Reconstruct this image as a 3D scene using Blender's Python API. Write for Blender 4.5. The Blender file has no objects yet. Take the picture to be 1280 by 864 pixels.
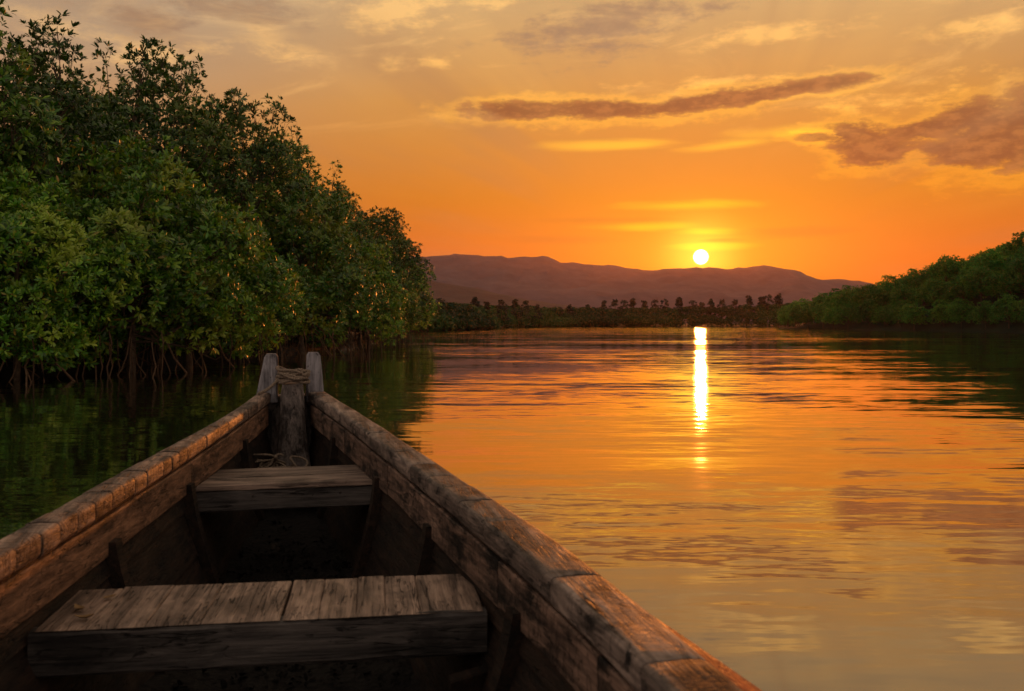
import bpy, math, random
import numpy as np
from mathutils import Vector, Matrix, noise as mnoise

R = math.radians
scene = bpy.context.scene
COL = scene.collection

# ------------------------------------------------------------------ camera
FPX = 1150.0                      # focal length in pixels of the 1280 px wide photograph
cam_d = bpy.data.cameras.new("camera")
cam = bpy.data.objects.new("camera", cam_d)
COL.objects.link(cam)
cam.location = (0, 0, 1.0)
cam.rotation_euler = (R(90), 0, 0)
cam_d.sensor_width = 36.0
cam_d.lens = 36.0 * FPX / 1280.0
cam_d.shift_y = -28.0 / 1280.0
cam_d.clip_start = 0.02
cam_d.clip_end = 20000
cam_d.dof.use_dof = True
cam_d.dof.focus_distance = 6.5
cam_d.dof.aperture_fstop = 6.3
scene.camera = cam

scene.view_settings.view_transform = 'Standard'
scene.view_settings.look = 'None'
scene.view_settings.exposure = 0.0
scene.view_settings.gamma = 1.0
scene.cycles.use_denoising = True
scene.cycles.max_bounces = 6
scene.cycles.diffuse_bounces = 2
scene.cycles.glossy_bounces = 3
scene.cycles.transmission_bounces = 3
scene.cycles.transparent_max_bounces = 4
scene.cycles.volume_bounces = 0
scene.cycles.sample_clamp_indirect = 6.0
scene.cycles.sample_clamp_direct = 0.0

SUN_AZ, SUN_EL = 11.6, 4.03       # degrees right of the view axis, degrees up

# ------------------------------------------------------------------ node helpers
class X:
    """a float socket with arithmetic"""
    nt = None
    def __init__(s, sock): s.s = sock
    @staticmethod
    def m(op, *a, clamp=False):
        n = X.nt.nodes.new('ShaderNodeMath'); n.operation = op; n.use_clamp = clamp
        for i, v in enumerate(a):
            if isinstance(v, X): X.nt.links.new(v.s, n.inputs[i])
            else: n.inputs[i].default_value = v
        return X(n.outputs[0])
    def __add__(a, b): return X.m('ADD', a, b)
    __radd__ = __add__
    def __sub__(a, b): return X.m('SUBTRACT', a, b)
    def __rsub__(a, b): return X.m('SUBTRACT', b, a)
    def __mul__(a, b): return X.m('MULTIPLY', a, b)
    __rmul__ = __mul__
    def __truediv__(a, b): return X.m('DIVIDE', a, b)
    def clamp(a): return X.m('ADD', a, 0.0, clamp=True)
def xexp(a): return X.m('EXPONENT', a)
def xsqrt(a): return X.m('SQRT', a)
def xmax(a, b): return X.m('MAXIMUM', a, b)
def xmin(a, b): return X.m('MINIMUM', a, b)
def smooth(a, lo, hi, to0=0.0, to1=1.0):
    n = X.nt.nodes.new('ShaderNodeMapRange'); n.interpolation_type = 'SMOOTHSTEP'
    X.nt.links.new(a.s, n.inputs[0])
    n.inputs[1].default_value = lo; n.inputs[2].default_value = hi
    n.inputs[3].default_value = to0; n.inputs[4].default_value = to1
    return X(n.outputs[0])
def combine(a, b, c):
    n = X.nt.nodes.new('ShaderNodeCombineXYZ')
    for i, v in enumerate((a, b, c)):
        if isinstance(v, X): X.nt.links.new(v.s, n.inputs[i])
        else: n.inputs[i].default_value = v
    return n.outputs[0]
def noise_n(vec, scale, detail=3, rough=0.5, dist=0.0):
    n = X.nt.nodes.new('ShaderNodeTexNoise')
    n.inputs['Scale'].default_value = scale; n.inputs['Detail'].default_value = detail
    n.inputs['Roughness'].default_value = rough; n.inputs['Distortion'].default_value = dist
    X.nt.links.new(vec, n.inputs['Vector'])
    return X(n.outputs['Fac'])
def mixc(fac, a, b, mode='MIX'):
    n = X.nt.nodes.new('ShaderNodeMix'); n.data_type = 'RGBA'; n.blend_type = mode
    n.clamp_result = False
    if isinstance(fac, X): X.nt.links.new(fac.s, n.inputs[0])
    else: n.inputs[0].default_value = fac
    for i, v in ((6, a), (7, b)):
        if isinstance(v, tuple): n.inputs[i].default_value = (*v[:3], 1)
        else: X.nt.links.new(v, n.inputs[i])
    return n.outputs[2]
def ramp(fac, stops):
    n = X.nt.nodes.new('ShaderNodeValToRGB')
    cr = n.color_ramp
    while len(cr.elements) < len(stops): cr.elements.new(0.5)
    for e, (p, c) in zip(cr.elements, stops):
        e.position = p; e.color = (*c, 1)
    X.nt.links.new(fac.s, n.inputs[0])
    return n.outputs[0]
def scaled(vec, sx, sy, sz, rot=(0, 0, 0)):
    n = X.nt.nodes.new('ShaderNodeMapping'); n.inputs['Scale'].default_value = (sx, sy, sz)
    n.inputs['Rotation'].default_value = rot
    X.nt.links.new(vec, n.inputs['Vector']); return n.outputs[0]

# ------------------------------------------------------------------ world: evening sky
world = bpy.data.worlds.new("World"); scene.world = world
world.use_nodes = True
nt = world.node_tree; nt.nodes.clear(); X.nt = nt
tc = nt.nodes.new('ShaderNodeTexCoord')
sep = nt.nodes.new('ShaderNodeSeparateXYZ'); nt.links.new(tc.outputs['Generated'], sep.inputs[0])
dx, dy, dz = (X(sep.outputs[i]) for i in range(3))
az = X.m('ARCTAN2', dx, dy) * (180 / math.pi)
el = X.m('ARCSINE', dz) * (180 / math.pi)
elu = xmax(el, 0.0)
sd = (math.sin(R(SUN_AZ)) * math.cos(R(SUN_EL)), math.cos(R(SUN_AZ)) * math.cos(R(SUN_EL)), math.sin(R(SUN_EL)))
cosang = dx * sd[0] + dy * sd[1] + dz * sd[2]
theta = X.m('ARCCOSINE', xmin(cosang, 1.0)) * (180 / math.pi)
base = ramp(elu / 90.0, [(0.0, (0.60, 0.075, 0.012)), (0.04, (0.64, 0.115, 0.008)), (0.085, (0.60, 0.185, 0.014)),
                         (0.147, (0.65, 0.29, 0.060)), (0.21, (0.66, 0.40, 0.165)), (0.27, (0.44, 0.31, 0.17)),
                         (0.45, (0.27, 0.235, 0.18)), (1.0, (0.22, 0.22, 0.22))])
# sky behind the camera brightened as added fill; sideways the glow fades
away = smooth(theta, 25.0, 130.0)
base = mixc(away, base, mixc(0.88, base, (0.66, 0.58, 0.56)))
side = smooth(theta, 16.0, 40.0)
base = mixc(side * 0.35, base, (0.42, 0.22, 0.12))
base = mixc(side * smooth(el, 8.0, 18.0) * 0.55, base, (0.42, 0.37, 0.29))
# warm aureole
dAz = (az - SUN_AZ); dEl = (el - SUN_EL)
g1 = xexp((dAz * dAz / 260.0 + dEl * dEl / 55.0) * -1.0)
g2 = xexp((dAz * dAz / 42.0 + dEl * dEl / 9.0) * -1.0)
g3 = xexp(theta * theta / -3.6)
def addc(c, fac, col): return mixc(fac, c, col, 'ADD')
skyc = addc(base, g1, (0.26, 0.085, -0.012))
skyc = addc(skyc, g2, (0.20, 0.18, -0.004))
skyc = addc(skyc, g3, (0.6, 0.55, 0.06))
# clouds in angle space; warp gives them ragged edges
ang = combine(az, el, 0.0)
angs = scaled(ang, 0.35, 1.0, 1.0)
w1 = noise_n(angs, 0.55, 6, 0.62) - 0.5
w2 = noise_n(scaled(ang, 0.16, 1.3, 1.0), 0.55, 4, 0.55, 0.6) - 0.5
w3 = noise_n(scaled(ang, 0.55, 1.2, 1.0), 1.5, 5, 0.62) - 0.5
def P(x, y):
    a = math.degrees(math.atan2(x - 640, FPX)); e = math.degrees(math.atan((404 - y) / math.hypot(x - 640, FPX)))
    return a, e
def blob(x, y, rx, ry, rot=0.0):
    a, e = P(x, y); k = 57.3 / FPX
    c, s = math.cos(R(rot)), math.sin(R(rot))
    u = ((az - a) * c + (el - e) * s) / (rx * k)
    v = ((el - e) * c - (az - a) * s) / (ry * k)
    return 1.0 - xsqrt(u * u + v * v)
def union(bs):
    r = bs[0]
    for b in bs[1:]: r = xmax(r, b)
    return r
# thin bright streaks
streak = union([blob(860, 257, 130, 10), blob(800, 284, 90, 9), blob(880, 290, 55, 8), blob(880, 308, 60, 7),
                blob(780, 182, 120, 9), blob(920, 180, 110, 10, 3), blob(1000, 165, 110, 14)]) * 0.9 + w2 * 1.6
skyc = addc(skyc, smooth(streak, 0.05, 0.85) * 0.9, (0.40, 0.27, 0.0))
dusk_s = union([blob(760, 275, 110, 6), blob(1000, 290, 120, 10), blob(900, 300, 40, 4), blob(700, 300, 120, 9)]) + w2 * 1.6
skyc = mixc(smooth(dusk_s, 0.1, 0.9) * 0.28, skyc, (0.55, 0.14, 0.02))
# puffy lit clouds (bright)
puff = union([blob(500, 10, 95, 30, 4), blob(600, 4, 60, 16), blob(490, 77, 28, 12), blob(545, 78, 36, 13),
              blob(330, 42, 70, 30, -25), blob(215, 62, 90, 16, 10), blob(785, 108, 60, 9, 4), blob(905, 100, 105, 8, 4),
              blob(960, 40, 110, 18), blob(1230, 30, 90, 18), blob(1120, 125, 110, 20, 8), blob(60, 30, 90, 25)]) * 0.8 + w1 * 3.2 + w3 * 1.3 + w2 * 0.8
pf = smooth(puff, 0.0, 1.15)
skyc = addc(skyc, pf * 1.25, (0.36, 0.19, 0.03))
# grey bodies
grey = union([blob(290, 12, 110, 34, -8), blob(190, 25, 120, 20), blob(770, 30, 160, 40, 10)]) + w1 * 3.0 + w3 * 1.2
skyc = mixc(smooth(grey, 0.0, 0.9) * 0.8, skyc, (0.33, 0.205, 0.13))
# main dusk-coloured clouds with a glowing rim
b_main = union([blob(655, 138, 84, 13, 0), blob(760, 137, 130, 14, -1), blob(860, 130, 120, 13, 6), blob(960, 117, 110, 10, 7), blob(1040, 104, 58, 10, 4),
                blob(1030, 172, 40, 7, -3)])
b_right = union([blob(1075, 172, 50, 24, -8), blob(1095, 192, 46, 20), blob(1150, 160, 58, 12, 6), blob(1225, 150, 52, 28),
                 blob(1225, 190, 78, 22), blob(1290, 165, 90, 45), blob(1165, 160, 18, 12), blob(1205, 148, 30, 20)])
for bb, wn, wd in ((b_main, 1.3, 0.6), (b_right, 2.6, 0.4)):
    f = bb + w1 * wn + w3 * 1.5 + w2 * 0.5
    rim = smooth(f, -0.7, 0.0) * (1.0 - smooth(f, 0.0, 0.45))
    skyc = addc(skyc, rim * wd, (0.42, 0.20, 0.0))
    core = smooth(f, -0.10, 0.55)
    body = mixc(smooth(w3 * 1.6 + w1, -0.12, 0.30), (0.23, 0.078, 0.032), (0.43, 0.155, 0.045))
    skyc = mixc(core * 0.86, skyc, body)
# faint rays and wisps fanning out from the sun
phi = X.m('ARCTAN2', dEl, dAz)
rv_ = combine(phi * 4.2, theta * 0.035, 3.0)
ray = noise_n(rv_, 1.0, 3, 0.5)
ray_m = smooth(theta, 8.0, 16.0) * smooth(theta, 60.0, 34.0)
skyc = addc(skyc, smooth(ray, 0.50, 0.70) * ray_m * 0.5, (0.14, 0.075, 0.01))
skyc = mixc(smooth(ray, 0.50, 0.34) * ray_m * 0.32, skyc, (0.40, 0.20, 0.09))
wsp = noise_n(combine(az * 0.10 + el * 0.05, el * 0.42 - az * 0.06, 9.0), 1.0, 6, 0.62, 0.8)
skyc = addc(skyc, smooth(wsp, 0.52, 0.74) * smooth(el, 9.0, 15.0) * 0.8, (0.26, 0.15, 0.04))
# faint unevenness everywhere, more cloud overhead
veil = noise_n(scaled(ang, 0.05, 0.16, 1.0), 1.0, 4, 0.55)
skyc = mixc(smooth(veil, 0.35, 0.75) * 0.28 * smooth(el, 7.0, 17.0), skyc, (0.36, 0.23, 0.13))
high = smooth(el, 20.0, 32.0) * smooth(w1 + w2, -0.05, 0.35)
skyc = mixc(high * 0.6, skyc, (0.45, 0.26, 0.13))
# the sun's disc
disc = smooth(theta, 0.38, 0.49, 1.0, 0.0)
skyc = addc(skyc, disc, (14.0, 9.5, 3.0))
bg = nt.nodes.new('ShaderNodeBackground'); bg.inputs[1].default_value = 1.0
nt.links.new(skyc, bg.inputs[0])
# physical sky underneath, faint at this hour
ns = nt.nodes.new('ShaderNodeTexSky'); ns.sky_type = 'NISHITA'; ns.sun_disc = False
ns.sun_elevation = R(SUN_EL); ns.sun_rotation = R(SUN_AZ)
bg2 = nt.nodes.new('ShaderNodeBackground'); bg2.inputs[1].default_value = 0.0006
nt.links.new(ns.outputs[0], bg2.inputs[0])
ad = nt.nodes.new('ShaderNodeAddShader'); wo = nt.nodes.new('ShaderNodeOutputWorld')
nt.links.new(bg.outputs[0], ad.inputs[0]); nt.links.new(bg2.outputs[0], ad.inputs[1])
nt.links.new(ad.outputs[0], wo.inputs[0])
world.cycles.sampling_method = 'MANUAL'; world.cycles.sample_map_resolution = 2048

sun_d = bpy.data.lights.new("sun", 'SUN'); sun_d.energy = 1.5; sun_d.angle = R(0.55)
sun_d.color = (1.0, 0.27, 0.045)
sun = bpy.data.objects.new("sun", sun_d); COL.objects.link(sun)
sun.rotation_euler = Vector((-sd[0], -sd[1], -sd[2])).to_track_quat('-Z', 'Y').to_euler()

# ------------------------------------------------------------------ object helpers
def props(o, label=None, cat=None, group=None, kind=None):
    if label: o['label'] = label
    if cat: o['category'] = cat
    if group: o['group'] = group
    if kind: o['kind'] = kind
    return o
def empty(name, loc, rz, label, cat, group=None):
    o = bpy.data.objects.new(name, None); COL.objects.link(o)
    o.location = loc; o.rotation_euler = (0, 0, rz); o.empty_display_size = 0.1
    return props(o, label, cat, group)
def mesh_np(name, V, T, mat, smooth_=False):
    """V (n,3), T (m,3) triangles"""
    V = np.asarray(V, np.float32); T = np.asarray(T, np.int32)
    me = bpy.data.meshes.new(name)
    me.vertices.add(len(V)); me.vertices.foreach_set('co', V.ravel())
    me.loops.add(T.size); me.loops.foreach_set('vertex_index', T.ravel())
    me.polygons.add(len(T)); me.polygons.foreach_set('loop_start', np.arange(0, T.size, 3, dtype=np.int32))
    me.polygons.foreach_set('use_smooth', np.full(len(T), smooth_))
    me.update(calc_edges=True); me.validate()
    if mat: me.materials.append(mat)
    return me
def mesh_pd(name, V, F, mat, smooth_=False):
    me = bpy.data.meshes.new(name); me.from_pydata([tuple(v) for v in V], [], F); me.update()
    if smooth_: me.polygons.foreach_set('use_smooth', [True] * len(F))
    if mat: me.materials.append(mat)
    return me
def link(name, me, parent=None, kind=None):
    o = bpy.data.objects.new(name, me); COL.objects.link(o)
    if parent: o.parent = parent
    if kind: o['kind'] = kind
    return o
def tube(path, rad, sides=6, V=None, F=None):
    """tapered tube along a list of points, appended to V, F (capped)"""
    V = [] if V is None else V; F = [] if F is None else F
    n = len(path); b = len(V)
    rs = rad if hasattr(rad, '__len__') else [rad] * n
    up = Vector((0, 0, 1))
    for i, p in enumerate(path):
        p = Vector(p)
        d = (Vector(path[min(i + 1, n - 1)]) - Vector(path[max(i - 1, 0)])).normalized()
        a = d.cross(up)
        if a.length < 0.05: a = d.cross(Vector((1, 0, 0)))
        a.normalize(); c = a.cross(d)
        for k in range(sides):
            t = 2 * math.pi * k / sides
            V.append(p + (a * math.cos(t) + c * math.sin(t)) * rs[i])
    for i in range(n - 1):
        for k in range(sides):
            k2 = (k + 1) % sides
            F.append((b + i * sides + k, b + i * sides + k2, b + (i + 1) * sides + k2, b + (i + 1) * sides + k))
    F.append(tuple(b + k for k in reversed(range(sides))))
    F.append(tuple(b + (n - 1) * sides + k for k in range(sides)))
    return V, F

# ------------------------------------------------------------------ materials
def new_mat(name):
    m = bpy.data.materials.new(name); m.use_nodes = True
    X.nt = m.node_tree
    b = m.node_tree.nodes['Principled BSDF']
    return m, m.node_tree, b
def bump(b, h, strength, dist, nt):
    n = nt.nodes.new('ShaderNodeBump'); n.inputs['Strength'].default_value = strength
    n.inputs['Distance'].default_value = dist
    nt.links.new(h.s, n.inputs['Height']); nt.links.new(n.outputs[0], b.inputs['Normal'])
def wood(name, dark, light, axis, stain=0.5, stain_col=(0.03, 0.02, 0.016), rough=0.7, crack=1.0, seed=0.0, cross=0.0):
    m, nt, b = new_mat(name)
    tc = nt.nodes.new('ShaderNodeTexCoord').outputs['Object']
    oi = nt.nodes.new('ShaderNodeObjectInfo')
    off = nt.nodes.new('ShaderNodeVectorMath'); off.operation = 'ADD'
    nt.links.new(tc, off.inputs[0])
    cmb = combine(X(oi.outputs['Random']) * 0.0 + seed, seed, X(oi.outputs['Random']) * 0.7)
    nt.links.new(cmb, off.inputs[1]); v = off.outputs[0]
    sc = [1.0, 1.0, 1.0]; ai = 'XYZ'.index(axis)
    def st(a, c):
        s = [c] * 3; s[ai] = a; return scaled(v, *s)
    grain = noise_n(st(2.5, 48), 1.0, 6, 0.62, 0.6)
    fine = noise_n(st(9, 260), 1.0, 3, 0.6)
    blot = noise_n(st(4.5, 11), 1.0, 5, 0.62, 0.4)
    spots = noise_n(st(16, 34), 1.0, 4, 0.65, 0.8)
    crk = noise_n(st(3.0, 75), 1.0, 2, 0.45, 0.4)
    crk_m = 1.0 - smooth(X.m('ABSOLUTE', crk - 0.5), 0.004, 0.022)
    crk_m = crk_m * smooth(blot, 0.42, 0.6) * crack
    col = ramp(grain * 0.75 + fine * 0.25, [(0.36, dark), (0.50, tuple(a * 0.55 + c * 0.45 for a, c in zip(dark, light))), (0.62, light)])
    rv = smooth(X(oi.outputs['Random']), 0, 1, 0.72, 1.15)
    hs = nt.nodes.new('ShaderNodeHueSaturation'); nt.links.new(col, hs.inputs['Color']); nt.links.new(rv.s, hs.inputs['Value'])
    col = hs.outputs[0]
    col = mixc(smooth(blot, 0.48, 0.66) * stain, col, stain_col)
    col = mixc(smooth(spots, 0.60, 0.68) * stain * 1.1, col, stain_col)
    col = mixc(smooth(blot, 0.46, 0.30) * 0.35, col, tuple(min(1, x * 1.35) for x in light))
    h = grain * 0.5 + fine * 0.25 + spots * -0.35
    if cross > 0:
        s2 = [9.0] * 3; s2[ai] = 38.0
        cr = noise_n(scaled(v, *s2), 1.0, 3, 0.5, 0.8)
        cm = (1.0 - smooth(X.m('ABSOLUTE', cr - 0.47), 0.006, 0.03)) * cross
        col = mixc(cm, col, stain_col); h = h - cm * 0.7
    col = mixc(crk_m * 0.85, col, (0.008, 0.006, 0.005))
    h = h - crk_m * 0.9
    nt.links.new(col, b.inputs['Base Color'])
    rr = smooth(fine + blot * 0.5, 0.5, 1.0, rough - 0.12, rough + 0.12)
    nt.links.new(rr.s, b.inputs['Roughness'])
    b.inputs['Specular IOR Level'].default_value = 0.22
    bump(b, h, 1.0, 0.006, nt)
    return m
M = {}
M['cap'] = wood('rail_wood', (0.065, 0.046, 0.038), (0.40, 0.275, 0.205), 'Y', 0.75, (0.022, 0.018, 0.016), 0.58, 1.0, 0.0, 0.55)
M['cap_dark'] = wood('rail_wood_right', (0.040, 0.031, 0.028), (0.31, 0.235, 0.195), 'Y', 1.0, (0.016, 0.013, 0.012), 0.62, 1.0, 3.0, 0.25)
M['wale'] = wood('side_board_wood', (0.055, 0.030, 0.020), (0.32, 0.17, 0.10), 'Y', 0.7, (0.014, 0.010, 0.009), 0.6, 1.0, 7.0, 0.1)
M['wale_r'] = wood('side_board_wood_grey', (0.045, 0.030, 0.025), (0.30, 0.19, 0.14), 'Y', 1.0, (0.012, 0.010, 0.009), 0.62, 1.0, 9.0, 0.5)
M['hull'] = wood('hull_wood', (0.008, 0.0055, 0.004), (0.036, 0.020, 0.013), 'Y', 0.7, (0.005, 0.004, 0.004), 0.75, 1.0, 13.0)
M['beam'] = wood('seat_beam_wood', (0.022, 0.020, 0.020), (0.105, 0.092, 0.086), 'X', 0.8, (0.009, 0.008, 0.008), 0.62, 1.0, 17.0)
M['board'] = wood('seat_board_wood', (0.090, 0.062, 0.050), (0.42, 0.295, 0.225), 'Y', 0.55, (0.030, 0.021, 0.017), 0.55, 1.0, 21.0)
M['board2'] = wood('seat_plank_wood', (0.065, 0.048, 0.040), (0.30, 0.215, 0.17), 'X', 0.55, (0.020, 0.016, 0.014), 0.6, 1.0, 25.0)
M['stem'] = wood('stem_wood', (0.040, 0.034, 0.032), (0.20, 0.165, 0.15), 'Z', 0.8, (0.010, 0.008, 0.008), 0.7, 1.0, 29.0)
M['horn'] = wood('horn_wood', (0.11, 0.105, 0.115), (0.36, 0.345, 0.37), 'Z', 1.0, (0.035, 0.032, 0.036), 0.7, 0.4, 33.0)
M['outer'] = wood('rail_wood_sun_tint', (0.14, 0.026, 0.008), (0.45, 0.085, 0.02), 'Y', 0.5, (0.02, 0.010, 0.008), 0.45, 1.0, 37.0)  # red-orange reflection of sun and water painted into the rub rail's colour

def leaf_mat(name, c1, c2, c3, rough=0.38, trans=0.35, tint=0.8, young=(0.24, 0.32, 0.03)):
    m, nt, b = new_mat(name)
    g = nt.nodes.new('ShaderNodeNewGeometry'); oi = nt.nodes.new('ShaderNodeObjectInfo')
    r = X(g.outputs['Random Per Island'])
    col = ramp(r, [(0.0, c1), (0.55, c2), (0.93, c3), (1.0, (0.22, 0.12, 0.02))])
    rv = smooth(X(oi.outputs['Random']), 0, 1, 0.6, 1.3)
    tco = nt.nodes.new('ShaderNodeTexCoord').outputs['Object']
    age = noise_n(tco, tint, 2, 0.5)
    col = mixc(smooth(age, 0.50, 0.66) * 0.6, col, young)
    col = mixc(smooth(age, 0.48, 0.34) * 0.5, col, tuple(0.55 * q for q in c1))
    hs = nt.nodes.new('ShaderNodeHueSaturation'); nt.links.new(col, hs.inputs['Color']); nt.links.new(rv.s, hs.inputs['Value'])
    nt.links.new(hs.outputs[0], b.inputs['Base Color'])
    b.inputs['Roughness'].default_value = rough
    b.inputs['Specular IOR Level'].default_value = 0.5
    tr = nt.nodes.new('ShaderNodeBsdfTranslucent')
    hs2 = nt.nodes.new('ShaderNodeHueSaturation'); hs2.inputs['Value'].default_value = 1.5
    nt.links.new(hs.outputs[0], hs2.inputs['Color']); nt.links.new(hs2.outputs[0], tr.inputs[0])
    mx = nt.nodes.new('ShaderNodeMixShader'); mx.inputs[0].default_value = trans
    nt.links.new(b.outputs[0], mx.inputs[1]); nt.links.new(tr.outputs[0], mx.inputs[2])
    nt.links.new(mx.outputs[0], nt.nodes['Material Output'].inputs[0])
    return m
M['leaf'] = leaf_mat('shaded_mangrove_leaf', (0.014, 0.054, 0.005), (0.045, 0.145, 0.010), (0.15, 0.28, 0.018), 0.40, 0.16, 0.55, (0.17, 0.25, 0.02))  # darker copy for the tall trees, their backlit shade put into the colour
M['leaf_low_lit'] = leaf_mat('lit_mangrove_leaf', (0.022, 0.070, 0.006), (0.075, 0.23, 0.014), (0.22, 0.36, 0.022), 0.38, 0.20, 0.9, (0.30, 0.36, 0.03))  # brighter copy for the front bushes, the light on them put into the colour
M['leaf_mid'] = leaf_mat('hillside_leaf', (0.024, 0.10, 0.012), (0.050, 0.20, 0.024), (0.11, 0.28, 0.03), 0.6, 0.45, 0.35, (0.15, 0.26, 0.03))
M['leaf_far'] = leaf_mat('far_leaf', (0.010, 0.034, 0.006), (0.020, 0.060, 0.010), (0.035, 0.085, 0.014), 0.6, 0.25, 0.06, (0.06, 0.13, 0.015))
M['leaf_dark'] = leaf_mat('conifer_needles', (0.010, 0.014, 0.006), (0.018, 0.026, 0.010), (0.03, 0.035, 0.012), 0.6, 0.1, 0.8, (0.02, 0.03, 0.01))

def plain(name, c1, c2, scale, rough=0.85, bs=0.5, bd=0.02, coord='Object'):
    m, nt, b = new_mat(name)
    tc = nt.nodes.new('ShaderNodeTexCoord').outputs[coord]
    f = noise_n(tc, scale, 6, 0.6, 0.3)
    nt.links.new(ramp(f, [(0.3, c1), (0.7, c2)]), b.inputs['Base Color'])
    b.inputs['Roughness'].default_value = rough
    b.inputs['Specular IOR Level'].default_value = 0.3
    bump(b, f, bs, bd, nt)
    return m
M['bark'] = plain('mangrove_bark', (0.045, 0.030, 0.020), (0.14, 0.095, 0.06), 9.0)
M['root'] = plain('mangrove_root_bark', (0.05, 0.030, 0.018), (0.16, 0.095, 0.052), 14.0)
M['mud'] = plain('bank_mud', (0.006, 0.005, 0.004), (0.018, 0.014, 0.010), 2.0)
M['hill'] = plain('hill_ground', (0.008, 0.011, 0.005), (0.018, 0.026, 0.009), 0.4)
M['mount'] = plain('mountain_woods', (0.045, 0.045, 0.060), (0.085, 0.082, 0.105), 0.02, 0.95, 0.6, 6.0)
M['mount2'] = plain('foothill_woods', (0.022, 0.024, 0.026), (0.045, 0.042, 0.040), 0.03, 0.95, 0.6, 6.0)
M['rope'] = plain('old_rope', (0.06, 0.046, 0.034), (0.34, 0.26, 0.19), 160.0, 0.9, 1.0, 0.004)
M['dry'] = plain('dry_leaf', (0.10, 0.055, 0.02), (0.30, 0.18, 0.07), 40.0, 0.6, 0.3, 0.002)
M['litter'] = plain('boat_litter', (0.003, 0.0026, 0.0024), (0.012, 0.010, 0.009), 22.0, 0.75, 1.0, 0.03)
M['litter'].node_tree.nodes['Principled BSDF'].inputs['Specular IOR Level'].default_value = 0.15

# water
def water_mat():
    m, nt, b = new_mat('river_water')
    tc = nt.nodes.new('ShaderNodeTexCoord').outputs['Object']
    b.inputs['Base Color'].default_value = (0.014, 0.013, 0.008, 1)
    b.inputs['Roughness'].default_value = 0.035
    b.inputs['IOR'].default_value = 2.3
    b.inputs['Coat Weight'].default_value = 0.7; b.inputs['Coat IOR'].default_value = 1.95; b.inputs['Coat Roughness'].default_value = 0.03
    b.inputs['Specular IOR Level'].default_value = 0.5
    sepn = nt.nodes.new('ShaderNodeSeparateXYZ'); nt.links.new(tc, sepn.inputs[0])
    y = X(sepn.outputs[1]); x = X(sepn.outputs[0])
    def slope(vec, scale, detail, rough):
        n = nt.nodes.new('ShaderNodeTexNoise'); n.inputs['Scale'].default_value = scale
        n.inputs['Detail'].default_value = detail; n.inputs['Roughness'].default_value = rough
        nt.links.new(vec, n.inputs['Vector'])
        sp = nt.nodes.new('ShaderNodeSeparateColor'); nt.links.new(n.outputs['Color'], sp.inputs[0])
        return X(sp.outputs[0]) - 0.5, X(sp.outputs[1]) - 0.5
    patch = noise_n(scaled(tc, 0.05, 0.14, 1, (0, 0, 0.1)), 1.0, 3, 0.5, 0.6)           # calm and ruffled lanes
    pz = smooth(patch, 0.44, 0.60)
    far = smooth(y, 30.0, 160.0)
    sw = slope(scaled(tc, 0.10, 0.34, 1, (0, 0, 0.10)), 1.0, 1, 0.4)
    md = slope(scaled(tc, 0.42, 2.3, 1, (0, 0, -0.06)), 1.0, 4, 0.55)
    fn = slope(scaled(tc, 2.2, 11.0, 1, (0, 0, 0.07)), 1.0, 3, 0.6)
    a_sw, a_md, a_fn = far * 0.03 + 0.045, pz * 0.095 + 0.036 + far * 0.10, pz * 0.09 + 0.060 + far * 0.22
    sx = sw[0] * a_sw * 0.4 + md[0] * a_md * 0.4 + fn[0] * a_fn * 0.4
    sy = sw[1] * a_sw + md[1] * a_md + fn[1] * a_fn
    vn = nt.nodes.new('ShaderNodeVectorMath'); vn.operation = 'NORMALIZE'
    nt.links.new(combine(sx * -1.0, sy * -1.0, 1.0), vn.inputs[0])
    nt.links.new(vn.outputs[0], b.inputs['Normal']); nt.links.new(vn.outputs[0], b.inputs['Coat Normal'])
    return m
M['water'] = water_mat()

# ------------------------------------------------------------------ water and land
def grid_sheet(xs, ys, zf, name, mat, kind='structure', smooth_=True):
    V = []; F = []
    nx, ny = len(xs), len(ys)
    for j in range(ny):
        for i in range(nx): V.append((xs[i], ys[j], zf(xs[i], ys[j])))
    for j in range(ny - 1):
        for i in range(nx - 1):
            a = j * nx + i; F.append((a, a + 1, a + nx + 1, a + nx))
    return link(name, mesh_pd(name, V, F, mat, smooth_), None, kind)
XW = 3300.0
link('river_water', mesh_pd('river_water', [(-XW, -250, 0), (XW, -250, 0), (XW, 3900, 0), (-XW, 3900, 0)], [(0, 1, 2, 3)], M['water']), None, 'structure')
link('river_bed', mesh_pd('river_bed', [(-XW, -250, -0.7), (XW, -250, -0.7), (XW, 3900, -0.7), (-XW, 3900, -0.7)], [(0, 1, 2, 3)], M['mud']), None, 'structure')

def W(x, y_or_dist, vy=None):
    """world x at photo column x for distance y"""
    return (x - 640) / FPX * y_or_dist
def fbm(x, y, s, o=4):
    return mnoise.fractal(Vector((x * s, y * s, 3.3)), 0.9, 2.1, o)

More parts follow.
